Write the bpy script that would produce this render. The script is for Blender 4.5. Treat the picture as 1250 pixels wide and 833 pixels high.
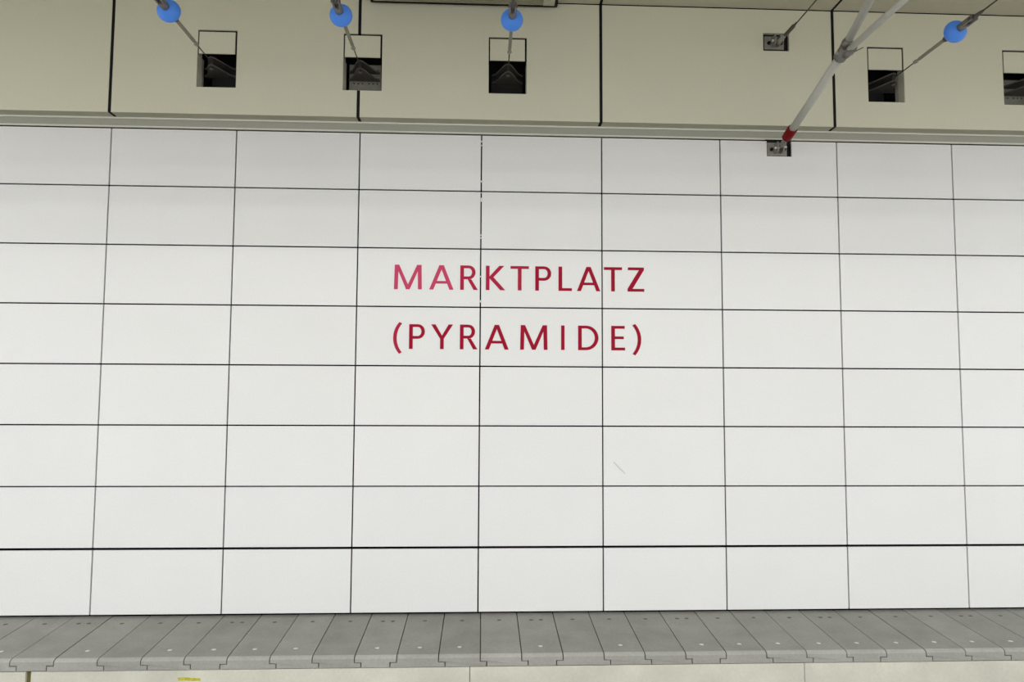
import bpy, bmesh, math, random
from mathutils import Vector, Matrix
from mathutils.geometry import tessellate_polygon
random.seed(7)
for o in list(bpy.data.objects): bpy.data.objects.remove(o)
SC = bpy.context.scene
COL = SC.collection
OZ = 4.23            # height of the top edge of the tiled wall above the near platform

# ------------------------------------------------------------------ camera
cd = bpy.data.cameras.new('camera'); cam = bpy.data.objects.new('camera', cd); COL.objects.link(cam)
cd.sensor_width = 36; cd.lens = 24.48; cd.clip_start = .05; cd.clip_end = 200
right = Vector((0.999139, -0.041214, 0.004818))
down = Vector((0.007613, 0.067933, -0.997661))
fwd = Vector((0.040791, 0.996838, 0.068188))
m = Matrix((right, -down, -fwd)).transposed().to_4x4()
m.translation = Vector((0.04197, -7.05934, -2.62677 + OZ))
cam.matrix_world = m
SC.camera = cam

# ------------------------------------------------------------------ world, exposure
w = bpy.data.worlds.new('world'); SC.world = w; w.use_nodes = True
bg = w.node_tree.nodes['Background']
bg.inputs[0].default_value = (.98, .99, 1.0, 1); bg.inputs[1].default_value = 1.88
SC.view_settings.view_transform = 'Standard'; SC.view_settings.look = 'None'
SC.view_settings.exposure = 0.0; SC.view_settings.gamma = 1.0
LAMP_W = 235.0

# ------------------------------------------------------------------ materials
def mat(name, col, rough=.6, metal=0.0, var=.0, scale=30.0, obj_var=0.0, spec=.5, emit=0, bump=0.0, var2=0.0, scale2=2.0):
    mt = bpy.data.materials.new(name); mt.use_nodes = True
    nt = mt.node_tree; b = nt.nodes['Principled BSDF']
    b.inputs['Roughness'].default_value = rough; b.inputs['Metallic'].default_value = metal
    b.inputs['Specular IOR Level'].default_value = spec
    b.inputs['Base Color'].default_value = (*col, 1)
    if emit:
        b.inputs['Emission Color'].default_value = (*col, 1); b.inputs['Emission Strength'].default_value = emit
    N = nt.nodes.new; L = nt.links.new
    if var or obj_var or var2 or bump:
        tc = N('ShaderNodeNewGeometry')
        mul = None
        def noise(sc, amp, det=3):
            n = N('ShaderNodeTexNoise'); n.inputs['Scale'].default_value = sc; n.inputs['Detail'].default_value = det
            L(tc.outputs['Position'], n.inputs['Vector'])
            r = N('ShaderNodeMapRange'); r.inputs[1].default_value = .25; r.inputs[2].default_value = .75
            r.inputs[3].default_value = 1 - amp; r.inputs[4].default_value = 1 + amp
            L(n.outputs[0], r.inputs[0]); return r.outputs[0], n.outputs[0]
        outs = []
        nf = None
        if var: o1, nf = noise(scale, var); outs.append(o1)
        if var2: o2, n2 = noise(scale2, var2, 6); outs.append(o2); nf = nf or n2
        if obj_var:
            oi = N('ShaderNodeObjectInfo'); r = N('ShaderNodeMapRange')
            r.inputs[3].default_value = 1 - obj_var; r.inputs[4].default_value = 1 + obj_var
            L(oi.outputs['Random'], r.inputs[0]); outs.append(r.outputs[0])
        cur = outs[0]
        for o in outs[1:]:
            mm = N('ShaderNodeMath'); mm.operation = 'MULTIPLY'; L(cur, mm.inputs[0]); L(o, mm.inputs[1]); cur = mm.outputs[0]
        vm = N('ShaderNodeVectorMath'); vm.operation = 'SCALE'; vm.inputs[0].default_value = col
        L(cur, vm.inputs['Scale']); L(vm.outputs[0], b.inputs['Base Color'])
        if bump and nf:
            bp = N('ShaderNodeBump'); bp.inputs['Strength'].default_value = bump; bp.inputs['Distance'].default_value = .01
            L(nf, bp.inputs['Height']); L(bp.outputs[0], b.inputs['Normal'])
    return mt
M = dict(
    tile=mat('white_enamel_panel', (.79, .795, .79), .38, var=.03, scale=60, var2=.015, scale2=1.5, obj_var=.012, spec=.3),
    cream=mat('cream_panel', (.69, .68, .545), .55, var=.03, scale=60, var2=.015, scale2=1.2, obj_var=.015, spec=.3),
    ceil=mat('ceiling_panel', (.49, .47, .365), .6, var=.03, scale=50, obj_var=.01),
    dark=mat('dark_joint', (.006, .006, .010), .9, spec=.1),
    scuff=mat('scuff', (.62, .60, .56), .7),
    rubber=mat('black_rubber', (.008, .008, .010), .7, spec=.2),
    trim=mat('trim_pale', (.78, .77, .68), .5),
    web=mat('trim_grey', (.40, .40, .34), .6, var=.03, scale=40),
    lining=mat('niche_lining', (.56, .54, .45), .6),
    box=mat('niche_dark_steel', (.018, .018, .02), .6, var=.1, scale=20),
    bracket=mat('bracket_steel', (.075, .07, .062), .5, metal=.3, var=.1, scale=40),
    galv=mat('galvanised_plate', (.27, .265, .235), .55, metal=.2, var=.12, scale=25),
    steel=mat('fitting_steel', (.33, .32, .29), .45, metal=.5, var=.15, scale=60),
    darksteel=mat('dark_fitting_steel', (.09, .085, .075), .5, metal=.4, var=.15, scale=60),
    clevis=mat('clevis_steel', (.19, .18, .165), .45, metal=.5, var=.2, scale=60),
    rod=mat('insulating_rod', (.24, .235, .18), .6, var=.05, scale=40),
    rope=mat('wire_rope', (.05, .048, .04), .6, metal=.3),
    blue=mat('blue_insulator', (.085, .29, .95), .45, spec=.3),
    tube=mat('pale_tube', (.47, .47, .42), .35, var=.04, scale=30),
    red=mat('red_band', (.17, .004, .006), .5, spec=.1),
    letter=mat('letter_red', (.33, .006, .028), .45, spec=.06, var=.05, scale=12),
    letter2=mat('letter_red_mid', (.42, .018, .058), .45, spec=.06, var=.06, scale=12),
    letter3=mat('letter_red_pale', (.56, .062, .14), .45, spec=.06, var=.06, scale=12),  # second and third reds are only paler tones, set letter by letter
    slab=mat('slab_concrete', (.26, .26, .24), .85, var=.07, scale=45, var2=.12, scale2=3.5, obj_var=.08, bump=.15, spec=.25),
    slabf=mat('slab_lit_concrete', (.35, .35, .325), .85, var=.07, scale=45, var2=.10, scale2=3.5, obj_var=.07, bump=.1, spec=.25),  # lighter copy of the slab concrete: frontal light painted into the front faces
    curb=mat('curb_concrete', (.62, .615, .53), .85, var=.05, scale=40, var2=.13, scale2=2.6, bump=.1),
    joint=mat('mossy_joint', (.14, .125, .04), .9, var=.2, scale=30),
    plug=mat('white_plug', (.55, .55, .52), .6),
    hole=mat('dark_hole', (.11, .105, .09), .9),
    yellow=mat('yellow_paint', (.50, .47, .06), .7, var=.25, scale=40),
    flake=mat('white_filler', (.9, .9, .9), .5),
    slat=mat('grille_slat', (.40, .39, .27), .5, metal=.2),
    ballast=mat('track_concrete', (.25, .24, .225), .9, var=.12, scale=20, bump=.2),
    plat=mat('platform_stone', (.44, .43, .41), .7, var=.06, scale=15),
    rail=mat('rail_steel', (.25, .22, .2), .4, metal=.8),
    lampw=mat('lamp_diffuser', (1, .98, .93), .5, emit=4),
    lampb=mat('lamp_housing', (.7, .7, .7), .5),
)

# ------------------------------------------------------------------ mesh helpers (wall coordinates: x along, y away from camera, z = 0 at tile top)
class MB:
    def __init__(s): s.v = []; s.f = []; s.mi = []; s.cur = 0; s.smooth = []
    def face(s, pts, sm=False):
        i = len(s.v); s.v += [tuple(p) for p in pts]; s.f.append(list(range(i, i + len(pts)))); s.mi.append(s.cur); s.smooth.append(sm)
    def box(s, x0, x1, y0, y1, z0, z1, ch=0.0):
        # y0 = front face; ch chamfers the front edges
        i = len(s.v)
        if ch <= 0:
            s.v += [(x0, y0, z0), (x1, y0, z0), (x1, y0, z1), (x0, y0, z1), (x0, y1, z0), (x1, y1, z0), (x1, y1, z1), (x0, y1, z1)]
            q = [(0, 1, 2, 3), (5, 4, 7, 6), (4, 0, 3, 7), (1, 5, 6, 2), (3, 2, 6, 7), (4, 5, 1, 0)]
        else:
            c = ch
            s.v += [(x0 + c, y0, z0 + c), (x1 - c, y0, z0 + c), (x1 - c, y0, z1 - c), (x0 + c, y0, z1 - c),
                    (x0, y0 + c, z0), (x1, y0 + c, z0), (x1, y0 + c, z1), (x0, y0 + c, z1),
                    (x0, y1, z0), (x1, y1, z0), (x1, y1, z1), (x0, y1, z1)]
            q = [(0, 1, 2, 3), (9, 8, 11, 10)]
            for a in range(4):
                b = (a + 1) % 4
                q += [(a + 4, b + 4, b, a), (a + 8, b + 8, b + 4, a + 4)]
        for a in q:
            s.f.append([i + k for k in a]); s.mi.append(s.cur); s.smooth.append(False)
    def prism(s, poly, y0, y1, holes=()):
        # polygon in XZ, extruded from y0 (front) to y1
        loops = [poly] + list(holes)
        pts = [p for l in loops for p in l]
        tri = tessellate_polygon([[Vector((p[0], p[1], 0)) for p in l] for l in loops])
        n = len(pts); i = len(s.v)
        s.v += [(p[0], y0, p[1]) for p in pts] + [(p[0], y1, p[1]) for p in pts]
        for t in tri:
            a, b, c = [Vector(pts[k]) for k in t]
            if (b - a).cross(c - a) < 0: t = t[::-1]
            s.f.append([i + k for k in t]); s.f.append([i + n + k for k in reversed(t)])
            s.mi += [s.cur] * 2; s.smooth += [False] * 2
        o = 0
        for l in loops:
            k = len(l)
            for a in range(k):
                b = (a + 1) % k
                s.f.append([i + o + a, i + n + o + a, i + n + o + b, i + o + b]); s.mi.append(s.cur); s.smooth.append(False)
            o += k
    def plate(s, poly, z0, z1):
        # polygon in XY, from z0 to z1
        tri = tessellate_polygon([[Vector((p[0], p[1], 0)) for p in poly]])
        n = len(poly); i = len(s.v)
        s.v += [(p[0], p[1], z0) for p in poly] + [(p[0], p[1], z1) for p in poly]
        for t in tri:
            s.f.append([i + k for k in t]); s.f.append([i + n + k for k in reversed(t)]); s.mi += [s.cur] * 2; s.smooth += [False] * 2
        for a in range(n):
            b = (a + 1) % n
            s.f.append([i + a, i + b, i + n + b, i + n + a]); s.mi.append(s.cur); s.smooth.append(False)
    def lathe(s, p, d, prof, n=20):
        # prof: list of (distance along d, radius)
        p = Vector(p); d = Vector(d).normalized()
        u = d.orthogonal().normalized(); v = d.cross(u); i = len(s.v)
        for (t, r) in prof:
            for k in range(n):
                a = 2 * math.pi * k / n
                s.v.append(tuple(p + d * t + (u * math.cos(a) + v * math.sin(a)) * max(r, 1e-5)))
        for j in range(len(prof) - 1):
            for k in range(n):
                s.f.append([i + j * n + k, i + j * n + (k + 1) % n, i + (j + 1) * n + (k + 1) % n, i + (j + 1) * n + k])
                s.mi.append(s.cur); s.smooth.append(True)
        s.f.append([i + k for k in reversed(range(n))]); s.mi.append(s.cur); s.smooth.append(False)
        s.f.append([i + (len(prof) - 1) * n + k for k in range(n)]); s.mi.append(s.cur); s.smooth.append(False)
    def tube(s, a, b, r, n=12, r2=None):
        a = Vector(a); b = Vector(b); L = (b - a).length
        s.lathe(a, b - a, [(0, r), (L, r if r2 is None else r2)], n)
    def mesh(s, name, mats):
        me = bpy.data.meshes.new(name); me.from_pydata(s.v, [], s.f)
        for mm in (mats if isinstance(mats, (list, tuple)) else [mats]): me.materials.append(mm)
        for p, a, sm in zip(me.polygons, s.mi, s.smooth): p.material_index = a; p.use_smooth = sm
        bm = bmesh.new(); bm.from_mesh(me); bmesh.ops.recalc_face_normals(bm, faces=bm.faces); bm.to_mesh(me); bm.free()
        return me
    def build(s, name, mats, parent=None, loc=(0, 0, 0), label=None):
        return link(name, s.mesh(name, mats), parent, loc, label)
def link(name, me, parent=None, loc=(0, 0, 0), label=None):
    o = bpy.data.objects.new(name, me); COL.objects.link(o)
    o.location = loc
    if parent: o.parent = parent
    else: o.location = (loc[0], loc[1], loc[2] + OZ)
    if label: o['label'] = label
    return o
def thing(name, label, cat, loc=(0, 0, 0), group=None, kind=None):
    o = bpy.data.objects.new(name, None); COL.objects.link(o); o.empty_display_size = .1
    o.location = (loc[0], loc[1], loc[2] + OZ)
    return tag(o, label, cat, group, kind)
def tag(o, label, cat, group=None, kind=None):
    if label: o['label'] = label
    if cat: o['category'] = cat
    if group: o['group'] = group
    if kind: o['kind'] = kind
    return o
def copy_tree(o, parent=None):
    c = o.copy(); COL.objects.link(c)
    if parent: c.parent = parent
    for ch in list(o.children): copy_tree(ch, c)
    return c
def holed(mb, x0, x1, z0, z1, y0, y1, holes):
    """slab with rectangular through-holes (x0,x1,z0,z1)"""
    xs = sorted({x0, x1} | {min(max(v, x0), x1) for h in holes for v in h[:2]})
    zs = sorted({z0, z1} | {min(max(v, z0), z1) for h in holes for v in h[2:]})
    def solid(i, j):
        if i < 0 or j < 0 or i >= len(xs) - 1 or j >= len(zs) - 1: return False
        cx = (xs[i] + xs[i + 1]) / 2; cz = (zs[j] + zs[j + 1]) / 2
        return not any(h[0] < cx < h[1] and h[2] < cz < h[3] for h in holes)
    for i in range(len(xs) - 1):
        for j in range(len(zs) - 1):
            if not solid(i, j): continue
            a, b, c, d = xs[i], xs[i + 1], zs[j], zs[j + 1]
            mb.face([(a, y0, c), (b, y0, c), (b, y0, d), (a, y0, d)]); mb.face([(b, y1, c), (a, y1, c), (a, y1, d), (b, y1, d)])
            if not solid(i - 1, j): mb.face([(a, y1, c), (a, y0, c), (a, y0, d), (a, y1, d)])
            if not solid(i + 1, j): mb.face([(b, y0, c), (b, y1, c), (b, y1, d), (b, y0, d)])
            if not solid(i, j - 1): mb.face([(a, y1, c), (b, y1, c), (b, y0, c), (a, y0, c)])
            if not solid(i, j + 1): mb.face([(a, y0, d), (b, y0, d), (b, y1, d), (a, y1, d)])

X0, X1 = -8.8, 10.05      # extent of the built wall
PW = 1.25
def vx(i): return (i - 3) * PW + .006
# ------------------------------------------------------------------ tiled wall
RH = .6008
b = MB(); b.box(X0, X1, .06, .30, -5.30, .0); 
b.box(X0, X1, .166, .30, -.05, .157); wall = b.build('wall_back', M['dark']); tag(wall, 'station wall clad in large white enamel panels in eight rows', 'wall', kind='structure')
zt = [-.012] + [-RH * k for k in range(1, 8)] + [-4.832]
rowmesh = {}
GV = .0068; GH = .0068
A_HOLE = (3.005, 3.272, -.174, .01)
for i in range(-4, 11):
    xa, xb = vx(i) + GV, vx(i + 1) - GV
    if xb < X0 or xa > X1: continue
    for j in range(8):
        za = zt[j] - (GH if j else 0); zb = zt[j + 1] + GH
        if j == 7: za -= .007; zb = zt[8] 
        if j == 6: zb += .004
        xc = (xa + xb) / 2; zc = (za + zb) / 2
        if i == 5 and j == 0:
            b = MB(); h = (A_HOLE[0] - xc, A_HOLE[1] - xc, A_HOLE[2] - zc, A_HOLE[3] - zc)
            holed(b, xa - xc, xb - xc, zb - zc, za - zc, 0, .024, [h])
            b.build('wall_panel', M['tile'], wall, (xc, 0, zc - 0)); continue
        if j not in rowmesh:
            b = MB(); b.box(xa - xc, xb - xc, 0, .024, zb - zc, za - zc, .002)
            rowmesh[j] = b.mesh('wall_panel', M['tile'])
        link('wall_panel', rowmesh[j], wall, (xc, 0, zc))
for o in wall.children: pass
# bits of white filler left in the joint above and below the lettering
b = MB()
for (z0, z1) in ((-.705, -.668), (-.615, -.612), (-.50, -.487), (-1.06, -1.05), (-1.09, -1.08), (-.12, -.11), (-.08, -.065), (-1.49, -1.48), (-1.75, -1.73)):
    b.box(.0015, .0105, .001, .02, z0, z1)
fl = b.build('joint_filler', M['flake'], wall, label='specks of white filler in the joint beside the letter R'); fl['kind'] = 'stuff'

b = MB(); b.prism([(1.36, -3.365), (1.372, -3.36), (1.43, -3.42), (1.485, -3.475), (1.478, -3.482), (1.42, -3.432)], -.0008, .0)
b.build('scuff_mark', M['scuff'], wall, label='faint grey scuff mark')
# ------------------------------------------------------------------ upper wall: deep cream panels with niches
NX = [-2.717, -1.232, .272, 4.316, 5.806]      # niche centres
NZ0, NZ1 = .440, 1.046
niches = [(x - .199, x + .199, NZ0, NZ1) for x in NX]
B_HOLE = (2.990, 3.271, .972, 1.168)
holes = niches + [B_HOLE]
UZ0, UZ1 = .158, 1.424
b = MB(); holed(b, X0, X1, UZ0 + .004, UZ1, .122, .30, holes)
up = b.build('wall_upper', M['dark']); tag(up, 'cream upper wall of deep panels with square openings above the tiles', 'wall', kind='structure')
jx = [-8.775, -6.275, -3.775, -1.269, 1.252, 3.746, 6.25, 8.75]
for k in range(len(jx) - 1):
    xa, xb = jx[k] + .0165, jx[k + 1] - .0165
    b = MB(); holed(b, xa, xb, UZ0, UZ1, 0, .12, holes)
    b.build('wall_panel', M['cream'], up)
    if k:
        b = MB(); holed(b, jx[k] - .0165, jx[k] + .0165, UZ0 + .002, UZ1, .006, .119, holes); b.build('joint_seal', M['rubber'], up)
# niches: jamb lining, steel box behind, flush cover plate over the upper part
for n, xc in enumerate(NX):
    b = MB(); hw = .199; pa, pb = .795, 1.025
    b.box(-hw + .014, hw - .020, 0, .012, pa, pb)
    b.build('cover_plate', M['cream'], up, (xc, 0, 0))
    b = MB(); b.box(-hw + .001, hw - .001, .014, .03, pa + .004, NZ1 - .002)
    b.build('cover_backing', M['rubber'], up, (xc, 0, 0), label='black backing showing as a dark gap round the cover plate')
    b = MB(); t = .012
    b.box(-hw, -hw + .003, .105, .165, NZ0, pa); b.box(hw - .003, hw, .105, .165, NZ0, pa)
    b.build('niche_jamb', M['lining'], up, (xc, 0, 0))
    b = MB(); Y0, Y1 = .301, .50; W = hw + .04
    b.box(-W, W, Y1, Y1 + .01, NZ0 - .03, NZ1); b.box(-W - .01, -W, Y0, Y1, NZ0 - .03, NZ1); b.box(W, W + .01, Y0, Y1, NZ0 - .03, NZ1)
    b.box(-W, W, Y0, Y1, NZ0 - .04, NZ0 - .03); b.box(-W, W, Y0, Y1, NZ1, NZ1 + .01)
    b.build('niche_box', M['box'], up, (xc, 0, 0), label='dark steel box behind the opening')

# ------------------------------------------------------------------ trim between the two walls
b = MB(); b.box(X0, X1, .135, .16, .05, .155)
tr = b.build('trim_1', M['web']); tag(tr, 'long grey trim with two pale lips below the cream upper panels', 'trim', kind='structure')
b = MB(); b.box(X0, X1, .119, .1345, .138, .157, .002); b.build('trim_lip', M['trim'], tr, label='pale upper lip')
b = MB(); b.box(X0, X1, .112, .1345, .043, .063, .002); b.build('trim_lip', M['trim'], tr, label='pale lower lip')

# ------------------------------------------------------------------ ceiling
b = MB(); b.box(X0, X1, -13.0, .30, 1.50, 1.60)
ce = b.build('ceiling', M['dark']); tag(ce, 'brownish ceiling panels meeting the cream upper wall', 'ceiling', kind='structure')
for k in range(len(jx) - 1):
    for (ya, yb) in ((-2.45, -.004), (-4.95, -2.48), (-7.5, -4.98), (-10.2, -7.53), (-13.0, -10.23)):
        b = MB(); b.box(jx[k] + .0165, jx[k + 1] - .0165, ya, yb, 1.434, 1.499); b.build('ceiling_panel', M['ceil'], ce)
    if k:
        b = MB(); b.box(jx[k] - .0165, jx[k] + .0165, -13.0, -.004, 1.442, 1.499); b.build('joint_seal', M['rubber'], ce)
# added, unseen downstand beam over the platform edge: carries the far ends of the span wires, shades the top of the wall
b = MB(); b.box(X0, X1, -5.35, -5.05, .56, 1.433)
bm_ = b.build('shade_beam', M['ceil']); tag(bm_, 'added unseen ceiling beam that shades the wall top', 'beam', kind='structure')

# ------------------------------------------------------------------ walkway of interlocking concrete slabs
def wz(y): return -4.862 + .0667 * y
PITCH = .3582; XK = -3.548
b = MB(); b.face([(X0, -.868, -5.06), (X1, -.868, -5.06), (X1, .06, -5.06), (X0, .06, -5.06)])
b = MB(); b.box(X0, X1, -.85, .058, -5.30, -5.022)
wk = b.build('walkway', M['joint']); tag(wk, 'narrow trackside walkway of interlocking grey concrete slabs along the wall foot', 'walkway', kind='structure')
def side(k): return -1 if k % 4 == 0 else 1
g = .0042; ST = .056
slabmesh = {}
bp_ = MB(); bp_.lathe((0, 0, 0), (0, .0667, 1), [(0, .021), (.004, .019), (.006, .010)], 14); plugm = bp_.mesh('lifting_plug', M['plug'])
bp_ = MB(); bp_.lathe((0, 0, 0), (0, .0667, 1), [(0, .020), (.0025, .018)], 12); holem = bp_.mesh('anchor_hole', M['hole'])
for k in range(-14, 38):
    key = (side(k), side(k + 1))
    if key not in slabmesh:
        sl, sr = key; b = MB()
        top0, mid, bot = 0, -.052, -.092
        def sec(y, zt_, ztop):
            xr = PITCH
            return [(Vector((px, y, pz))) for px, pz in ((g, ztop), (xr - g, ztop), (xr - g, zt_ + mid), (xr + sr * ST - g, zt_ + mid - 0), (xr + sr * ST - g, zt_ + bot), (sl * ST + g, zt_ + bot), (sl * ST + g, zt_ + mid), (g, zt_ + mid))]
        # a step to the right leaves a lip under the neighbour: lift that lip's joint slightly so a gap shows
        yF = -.885
        S = [sec(.05, wz(.05), wz(.05)), sec(-.852, wz(-.852), wz(-.852)), sec(-.872, wz(-.872), wz(-.872) - .006), sec(yF, wz(yF), wz(yF) - .020)]
        for s_ in S:
            if sr > 0: s_[3].z -= .004; s_[2].z -= .004
            else: s_[2].z += .004; s_[3].z += .004
            if sl > 0: s_[6].z += .004; s_[7].z += .004
            else: s_[6].z -= .004; s_[7].z -= .004
        for a in range(3):
            b.cur = 1 if a else 0
            for q in range(8):
                r_ = (q + 1) % 8
                b.face([S[a][q], S[a][r_], S[a + 1][r_], S[a + 1][q]])
        # end caps split into the upper and the lower rectangle
        b.cur = 1
        for s_, fl_ in ((S[0], 1), (S[3], 0)):
            for ids in ((0, 1, 2, 7), (7, 2, 3, 4, 5, 6)) if True else ():
                P = [s_[q] for q in ids]
                b.face(P if fl_ else P[::-1])
        me = b.mesh('paving_slab', [M['slab'], M['slabf']])
        slabmesh[key] = me
    x = XK + k * PITCH
    if x < X0 - .2 or x > X1: continue
    o = link('paving_slab', slabmesh[key], wk, (x, 0, random.uniform(-.002, .002)))
    if x > -6.5 and x < 8:
        if k not in (-1, 1, 6, 10, 12, 14): link('lifting_plug', plugm, o, (PITCH / 2 + random.uniform(-.012, .012), -.72, wz(-.72) - .001), 'white plug')
        offs = (-.045, .05) if k % 4 == 3 else (0,)
        for d in offs: link('anchor_hole', holem, o, (PITCH / 2 + d, -.13, wz(-.13) - .0005), 'dark filled hole')
# supporting curb below the slabs
cb0 = MB(); cb0.box(X0, X1, -.80, .06, -6.2, -5.31)
cb = cb0.build('curb', M['joint']); tag(cb, 'pale concrete curb wall under the walkway slabs', 'curb', kind='structure')
cj = [X0, -6.6, -3.757, -.055, 2.88, 5.75, X1]
for k in range(len(cj) - 1):
    gl = .022 if abs(cj[k] + 3.757) < .01 else .0025; gr = .022 if abs(cj[k + 1] + 3.757) < .01 else .0025
    b = MB(); b.box(cj[k] + gl, cj[k + 1] - gr, -.876, -.801, -6.2, -5.022, .004); b.build('curb_block', M['curb'], cb)
b = MB(); b.prism([(-2.525, -5.083), (-2.46, -5.079), (-2.40, -5.086), (-2.335, -5.088), (-2.33, -5.108), (-2.40, -5.111), (-2.47, -5.104), (-2.515, -5.106)], -.8775, -.875)
b.build('paint_mark', M['yellow'], cb, label='small yellow-green paint mark on the curb')

# ------------------------------------------------------------------ track bed and near platform (below and behind the frame)
b = MB(); b.box(-40, 40, -6.1, -.80, -6.25, -5.60)
fl_ = b.build('floor', M['ballast']); tag(fl_, 'concrete track bed between walkway and platform', 'floor', kind='structure')
b = MB(); b.box(-40, 40, -40, -6.1, -6.25, -4.23)
pf = b.build('floor_platform', M['plat']); tag(pf, 'near platform floor the picture is taken from', 'platform', kind='structure')
for y in (-2.35, -3.8):
    b = MB(); b.box(X0, X1, y - .06, y + .06, -5.60, -5.585); b.box(X0, X1, y - .01, y + .01, -5.585, -5.46); b.box(X0, X1, y - .035, y + .035, -5.46, -5.43)
    tag(b.build('rail', M['rail']), 'steel running rail on the track bed, %s' % ('next to the walkway' if y > -3 else 'next to the platform'), 'rail')

# ------------------------------------------------------------------ platform lamps (behind the camera)
for n, (y, wd) in enumerate(((-7.7, 'first row from the track'), (-8.5, 'second row from the track'), (-9.8, 'third row from the track'), (-11.4, 'last row from the track'))):
    t = thing('ceiling_lamp', 'long white ceiling lamp over the near platform behind the camera, ' + wd, 'lamp', (.6, y, 1.433), 'platform ceiling lamps')
    b = MB(); b.box(-9, 9, -.13, .13, -.07, 0); b.build('housing', M['lampb'], t)
    b = MB(); b.box(-8.95, 8.95, -.11, .11, -.078, -.0705); b.build('diffuser', M['lampw'], t)
    ld = bpy.data.lights.new('lamp_light', 'AREA'); ld.shape = 'RECTANGLE'; ld.size = 17.5; ld.size_y = .22
    ld.energy = LAMP_W * (.75, .95, 1.1, 1.3)[n]; ld.color = (1, .99, .975)
    lo = bpy.data.objects.new('lamp_light', ld); COL.objects.link(lo); lo.parent = t; lo.location = (0, 0, -.085)

# ------------------------------------------------------------------ station name
def arc(cx, cy, rx, ry, a0, a1, n=10):
    return [(cx + rx * math.cos(math.radians(a0 + (a1 - a0) * k / n)), cy + ry * math.sin(math.radians(a0 + (a1 - a0) * k / n))) for k in range(n + 1)]
s = .15; h = .115
def bowl(y0, xr):
    r = (1 - y0) / 2
    outer = [(xr - r, 1)] + arc(xr - r * .95, 1 - r, r * .95, r, 90, -90)[1:]
    ri = r - h
    hole = [(s, 1 - h)] + arc(xr - r * .95, 1 - r, r * .95 - s * .97, ri, 90, -90) + [(s, y0 + h)]
    return outer, hole
def glyph(c):
    if c == 'M': return 1.126, [[(0, 0), (.02, 1), (.20, 1), (.563, .20), (.926, 1), (1.106, 1), (1.126, 0), (.972, 0), (.955, .74), (.635, 0), (.49, 0), (.171, .74), (.154, 0)]]
    if c == 'A': return .99, [[(0, 0), (.405, 1), (.585, 1), (.99, 0), (.822, 0), (.725, .245), (.265, .245), (.168, 0)], [(.308, .352), (.682, .352), (.495, .83)]]
    if c == 'P':
        o, hl = bowl(.41, .645); return .645, [[(0, 0), (0, 1)] + o + [(s, .41), (s, 0)], hl]
    if c == 'R':
        o, hl = bowl(.435, .62); return .72, [[(0, 0), (0, 1)] + o + [(.45, .435), (.72, 0), (.545, 0), (.30, .435), (s, .435), (s, 0)], hl]
    if c == 'K': return .79, [[(0, 0), (0, 1), (s, 1), (s, .56), (.545, 1), (.745, 1), (.31, .53), (.79, 0), (.59, 0), (s, .48), (s, 0)]]
    if c == 'T': return .74, [[(.295, 0), (.295, 1 - h), (0, 1 - h), (0, 1), (.74, 1), (.74, 1 - h), (.445, 1 - h), (.445, 0)]]
    if c == 'L': return .545, [[(0, 0), (0, 1), (s, 1), (s, h), (.545, h), (.545, 0)]]
    if c == 'Z': return .68, [[(0, 0), (0, .11), (.465, 1 - h), (.02, 1 - h), (.02, 1), (.67, 1), (.67, .89), (.205, h), (.68, h), (.68, 0)]]
    if c == 'Y': return .89, [[(.37, 0), (.37, .42), (0, 1), (.178, 1), (.445, .55), (.712, 1), (.89, 1), (.52, .42), (.52, 0)]]
    if c == 'I': return .15, [[(0, 0), (0, 1), (s, 1), (s, 0)]]
    if c == 'E': return .56, [[(0, 0), (0, 1), (.55, 1), (.55, 1 - h), (s, 1 - h), (s, .57), (.51, .57), (.51, .46), (s, .46), (s, h), (.56, h), (.56, 0)]]
    if c == 'D': return .835, [[(0, 0), (0, 1), (.33, 1)] + arc(.33, .5, .505, .5, 90, -90, 16)[1:], [(s, 1 - h), (.31, 1 - h)] + arc(.31, .5, .505 - s + .02, .5 - h, 90, -90, 16)[1:] + [(s, h)]]
    if c in '()':
        a = arc(1.09, .45, 1.09, .99, 139, 221, 14)
        bb = arc(1.11, .45, .955, .90, 139, 221, 14)
        P = a + bb[::-1]
        x0 = min(p[0] for p in P); x1 = max(p[0] for p in P); y0 = min(p[1] for p in P); y1 = max(p[1] for p in P)
        P = [((p[0] - x0) * .36 / (x1 - x0), (p[1] - y0) / (y1 - y0) * 1.285 - .20) for p in P]
        if c == ')': P = [(.36 - p[0], p[1]) for p in P][::-1]
        return .36, [P]
L1 = [('M', -0.871, -0.590), ('A', -0.515, -0.268), ('R', -0.201, -0.020), ('K', 0.060, 0.259), ('T', 0.312, 0.501), ('P', 0.566, 0.730), ('L', 0.805, 0.943), ('A', 0.995, 1.236), ('T', 1.274, 1.462), ('Z', 1.518, 1.692)]
L2 = [('(', -0.871, -0.782), ('P', -0.711, -0.552), ('Y', -0.490, -0.269), ('R', -0.198, -0.020), ('A', 0.055, 0.297), ('M', 0.414, 0.693), ('I', 0.832, 0.867), ('D', 1.006, 1.215), ('E', 1.347, 1.489), (')', 1.565, 1.656)]
sg = thing('station_sign', 'dark red station name MARKTPLATZ (PYRAMIDE) in two lines on the white wall panels', 'sign', (.41, 0, -1.93))
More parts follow.
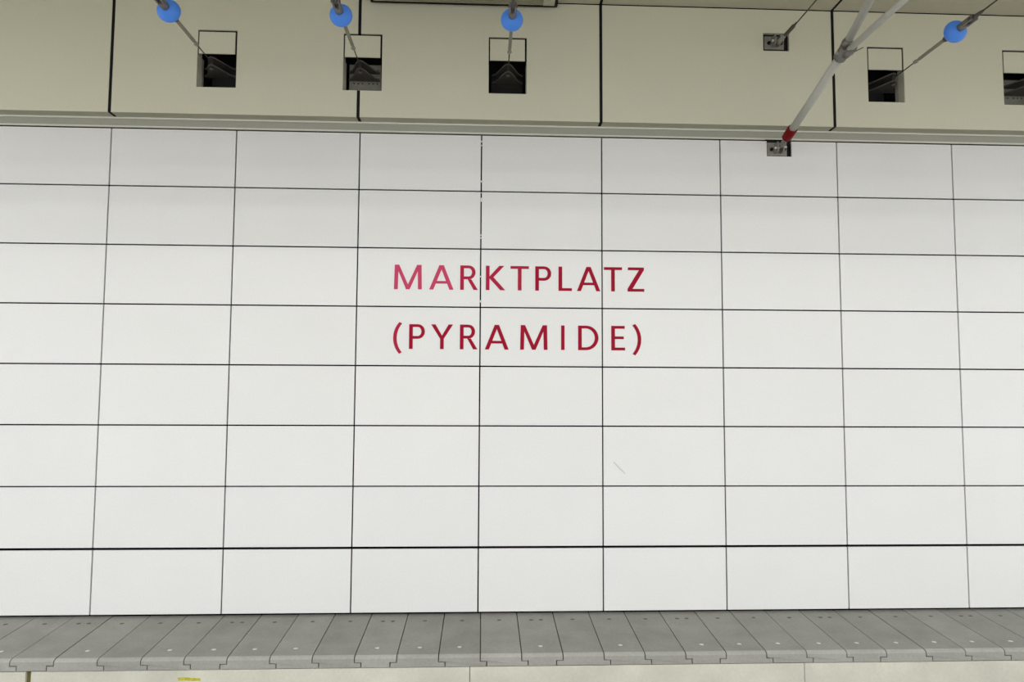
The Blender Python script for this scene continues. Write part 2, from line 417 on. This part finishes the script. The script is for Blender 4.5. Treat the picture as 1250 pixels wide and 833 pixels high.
for line, base, tone in ((L1, -1.625, (3, 3, 2, 2, 2, 1, 1, 1, 1, 1)), (L2, -2.232, (2, 1, 1, 1, 1, 1, 1, 1, 1, 1))):
    for (c, xa, xb), tn in zip(line, tone):
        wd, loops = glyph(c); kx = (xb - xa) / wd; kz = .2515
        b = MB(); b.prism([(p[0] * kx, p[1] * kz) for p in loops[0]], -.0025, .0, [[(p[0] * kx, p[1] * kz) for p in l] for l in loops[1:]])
        o = b.build('letter', M[{1: 'letter', 2: 'letter2', 3: 'letter3'}[tn]], sg, (xa - .41, -.0004, base + 1.93), 'paler red letter' if tn == 3 else None)

# ------------------------------------------------------------------ brackets inside the niches
def bow(wid, yb, yt, n=14):
    """plan outline of a bell-shaped plate: wide at the back (yb), rounded nose at the front (yt)"""
    P = []
    for k in range(n + 1):
        u = -1 + 2 * k / n
        P.append((u * wid, yb + (yt - yb) * (math.cos(u * math.pi) * .5 + .5) ** 1.1))
    return P + [(wid, yb + .03), (-wid, yb + .03)]
def niche_bracket(bright):
    parts = []
    t = bpy.data.objects.new('wire_bracket', None); COL.objects.link(t)
    yb = .15
    b = MB()
    if bright: holed(b, -.165, .165, -.20, .15, .165, .175, [(px - .008, px + .008, -.062, -.046) for px in (-.115, -.07, -.027, .04, .085, .13)] + [(.125, .14, .085, .10)])
    else: b.box(-.17, .17, .33, .345, -.20, .15)
    b.build('back_plate', M['galv'] if bright else M['box'], t)
    ybk = .10
    for z, nm in ((-.038, 'lower'), (.042, 'upper')):
        b = MB(); b.plate(bow(.162, ybk, -.16), z - .007, z + .007); b.build('bow_plate', M['bracket'], t)
    b = MB(); b.lathe((0, -.125, -.075), (0, 0, 1), [(0, .011), (.0, .018), (.014, .018), (.0141, .011), (.135, .011)], 12); b.build('bolt', M['darksteel'], t)
    return t
nlab = ['dark bow-shaped steel bracket in the leftmost wall opening', 'bow-shaped steel bracket on a pale perforated plate, in the opening over the panel joint',
        'dark bow-shaped steel bracket in the opening above the letter K of the station name', 'dark bow-shaped steel bracket in the opening right of the diagonal pole',
        'bow-shaped steel bracket on a perforated plate in the opening cut by the right picture edge']
pd = niche_bracket(False); pl = niche_bracket(True)
used = set()
for n, xc in enumerate(NX):
    src = pl if n in (1, 4) else pd
    t = src if src.name not in used else copy_tree(src)
    used.add(src.name)
    t.location = (xc, 0, .640 + OZ); tag(t, nlab[n], 'bracket', 'wire brackets in the wall openings')

# ------------------------------------------------------------------ span wires with blue insulators
def span_wire():
    t = bpy.data.objects.new('span_wire', None); COL.objects.link(t)
    F = (0, -1, 0)
    b = MB(); b.tube((0, -.162, 0), (0, -.53, 0), .0055, 8); b.build('wire_rope', M['rope'], t)
    b = MB(); b.lathe((0, -.47, 0), F, [(0, .006), (.012, .016), (.03, .019), (.05, .019), (.065, .012), (.08, .012)], 12)
    b.lathe((-.022, -.505, -.006), (1, 0, 0), [(0, .008), (.044, .008)], 8); b.build('thimble_clamp', M['steel'], t)
    b = MB(); b.lathe((0, -.545, 0), F, [(0, .010), (.02, .0165), (.38, .0165), (.40, .012)], 12); b.build('rod', M['rod'], t)
    b = MB(); b.lathe((0, -.94, 0), F, [(0, .012), (.01, .026), (.035, .027), (.045, .018), (.08, .018)], 12); b.build('end_cap', M['darksteel'], t)
    b = MB(); R = .099; T = .072
    prof = [(T - T * math.cos(math.radians(a)), R * math.sin(math.radians(a)) ** .9) for a in range(8, 173, 9)]
    b.lathe((0, -1.018, 0), F, prof, 32); b.build('insulator', M['blue'], t, label='blue round insulator')
    b = MB(); b.lathe((0, -1.145, 0), F, [(0, .022), (.01, .034), (.05, .036), (.07, .030), (.10, .028)], 16)
    b.box(-.032, -.016, -1.34, -1.21, -.02, .02); b.box(.016, .032, -1.34, -1.21, -.02, .02); b.build('clevis', M['clevis'], t, label='grey steel clevis')
    b = MB(); b.lathe((-.04, -1.315, 0), (1, 0, 0), [(0, .013), (.08, .013)], 10)
    b.lathe((0, -1.28, 0), F, [(0, .014), (.03, .022), (.13, .016), (.17, .009)], 12); b.build('thimble', M['darksteel'], t)
    b = MB(); b.tube((0, -1.43, 0), (0, -5.055, 0), .0065, 8); b.build('wire_rope', M['rope'], t)
    return t
wl = ['wire with round blue insulator, leftmost of the four', 'wire with round blue insulator over the perforated bracket, left of the ceiling grille',
      'wire with round blue insulator in front of the ceiling grille', 'wire with round blue insulator right of the diagonal pole']
ws = span_wire()
for n in range(4):
    t = ws if n == 0 else copy_tree(ws)
    t.location = (NX[n], 0, .640 + OZ); tag(t, wl[n], 'wire', 'span wires with blue insulators')

# ------------------------------------------------------------------ anchor plates in the two small openings
def anchor():
    t = bpy.data.objects.new('anchor_plate', None); COL.objects.link(t)
    b = MB(); b.box(-.111, .100, .018, .034, -.072, .070, .002); b.build('plate', M['galv'], t)
    b = MB()
    for sx in (-.03, .03):
        b.prism([(sx - .006, -.05), (sx + .006, -.05), (sx + .006, .05), (sx - .006, .05)], -.075, .018)
    b.build('lug', M['steel'], t)
    b = MB(); b.lathe((-.055, -.05, -.012), (1, 0, .12), [(0, .013), (.012, .013), (.0121, .009), (.125, .009)], 10); b.build('pin', M['trim'], t, label='bright steel pin')
    for sx in (-.065, .068):
        b = MB(); b.lathe((sx, .018, -.005), (0, -1, 0), [(0, .020), (.006, .020), (.007, .015), (.020, .015)], 6); b.build('bolt', M['rubber'], t)
    return t
an = anchor(); an.location = (3.128, 0, -.090 + OZ); tag(an, 'small grey anchor plate in the tile opening at the foot of the diagonal pole', 'anchor plate', 'wall anchor plates')
a2 = copy_tree(an); a2.location = (3.122, 0, 1.070 + OZ); tag(a2, 'small grey anchor plate in the cream upper wall, holding the thin stay wire', 'anchor plate', 'wall anchor plates')
b = MB(); b.box(B_HOLE[0] + .001, B_HOLE[1] - .001, .034, .05, B_HOLE[2] + .001, B_HOLE[3] - .001); b.build('opening_back', M['rubber'], up)
b = MB(); b.box(A_HOLE[0], A_HOLE[1], .036, .05, -.172, .02); b.build('opening_back', M['rubber'], wall)

# ------------------------------------------------------------------ cantilever pole
XP = 3.135
P0 = Vector((0, -.05, -.085)); PJ = Vector((0, -1.335, .292))
ct = thing('cantilever_pole', 'pale diagonal overhead-line pole with red band, from tile wall up to the ceiling', 'pole', (XP, 0, 0))
d = (PJ - P0).normalized(); Lp = (PJ - P0).length
b = MB(); b.lathe(P0, d, [(0, .022), (.03, .026), (.12, .026), (.121, .034), (.15, .034)], 16); b.build('foot_fitting', M['steel'], ct)
b = MB(); b.lathe(P0 + d * .145, d, [(0, .047), (.005, .050), (.150, .050), (.155, .046)], 24); b.build('red_band', M['red'], ct, label='dark red band')
b = MB(); b.lathe(P0 + d * .28, d, [(0, .038), (Lp - .26, .038)], 24); b.build('pole_tube', M['tube'], ct)
JA = Vector((0, -1.36, .325)); JB = Vector((0.0, -1.36, .268))
dA = (Vector((0, -1.815, .516)) - Vector((0, -1.345, .296))).normalized(); dB = (Vector((0, -2.222, .253)) - Vector((.0, -1.38, .258))).normalized()
LA = (1.30 - JA.z) / dA.z
b = MB(); b.lathe(JA + dA * .02, dA, [(0, .033), (LA, .033)], 20); b.build('upper_tube', M['tube'], ct)
b = MB(); b.lathe(JB + dB * .04, dB, [(0, .027), (1.75, .027)], 20); b.build('steady_tube', M['tube'], ct)
# clamp where the tubes meet
b = MB(); b.lathe(PJ - d * .07, d, [(0, .045), (.004, .054), (.13, .054), (.134, .045)], 16)
b.lathe(JA - dA * .02, dA, [(0, .040), (.07, .045), (.10, .037)], 14)
b.lathe(JB - dB * .02 + Vector((.012, 0, 0)), dB, [(0, .038), (.10, .040), (.14, .034)], 14)
b.lathe(PJ + Vector((.0, .0, -.065)), (0, 0, 1), [(0, .016), (.02, .018), (.10, .018)], 10)
b.build('tube_clamp', M['clevis'], ct)
b = MB(); b.lathe(PJ + Vector((-.06, 0, -.005)), (1, 0, 0), [(0, .014), (.015, .018), (.13, .018), (.145, .014)], 10); b.build('clamp_bolt', M['steel'], ct)
b = MB(); b.tube(JB + Vector((0.03, -.10, -.03)), JB + Vector((.075, -.16, -.02)), .004, 6); b.build('split_pin', M['darksteel'], ct)
EA = JA + dA * (LA + .02)
b = MB(); b.box(-.12, .12, EA.y - .10, EA.y + .10, 1.418, 1.433); b.tube((0, EA.y, 1.418), (0, EA.y, 1.27), .04, 14); b.build('ceiling_bracket', M['steel'], ct)
EB = JB + dB * 1.79
b = MB(); b.tube(EB, EB - dB * .12, .037, 14); b.tube(EB + Vector((0, .05, .03)), EB + Vector((0, .05, -.12)), .015, 10); b.build('end_clamp', M['steel'], ct)
# stay wire above it
st = thing('stay_wire', 'thin dark stay wire with turnbuckle from upper anchor plate to the ceiling side', 'wire', (XP - .005, 0, 1.030))
b = MB(); b.lathe((0, -.04, .01), (0, -1, -.06), [(0, .020), (.02, .026), (.13, .022), (.18, .013)], 12); b.build('fork', M['steel'], st)
b = MB(); b.lathe((0, -.215, 0), (0, -1, -.03), [(0, .011), (.02, .020), (.20, .020), (.23, .011), (.27, .009)], 12); b.build('turnbuckle', M['darksteel'], st)
kA = (1.012 - JA.z) / dA.z; yA = JA.y + dA.y * kA
b = MB(); b.tube((0, -.47, -.012), (0, yA + .03, -.018), .006, 8); b.build('wire_rope', M['rope'], st)

# ------------------------------------------------------------------ grille under the ceiling edge
GX0, GX1, GZ = -1.150, .785, 1.360
gy0, gy1 = -.045, -.42
gr = thing('ceiling_grille', 'black framed louvred grille under the ceiling, at the top picture edge', 'grille', ((GX0 + GX1) / 2, (gy0 + gy1) / 2, GZ))
cx, cy = (GX0 + GX1) / 2, (gy0 + gy1) / 2
hx = (GX1 - GX0) / 2; hy = (gy0 - gy1) / 2
b = MB()
b.box(-hx, hx, hy - .016, hy, 0, .073); b.box(-hx, hx, -hy, -hy + .016, 0, .073)
b.box(-hx, -hx + .028, -hy + .016, hy - .016, 0, .073); b.box(hx - .03, hx, -hy + .016, hy - .016, 0, .073)
b.build('frame', M['rubber'], gr)
b = MB(); b.box(-hx + .028, hx - .03, -hy + .016, hy - .016, .055, .072); b.build('backing', M['box'], gr)
b = MB(); b.box(hx - .15, hx - .032, -hy + .016, hy - .017, .006, .05); b.build('end_piece', M['ceil'], gr, label='plain blank piece at the right end')
bs = MB(); bs.box(-hx + .028, hx - .151, -.006, .006, .004, .03); sm = bs.mesh('slat', M['slat'])
k = 0
yy = hy - .034
while yy > -hy + .02:
    link('slat', sm, gr, (0, yy, 0)); yy -= .034
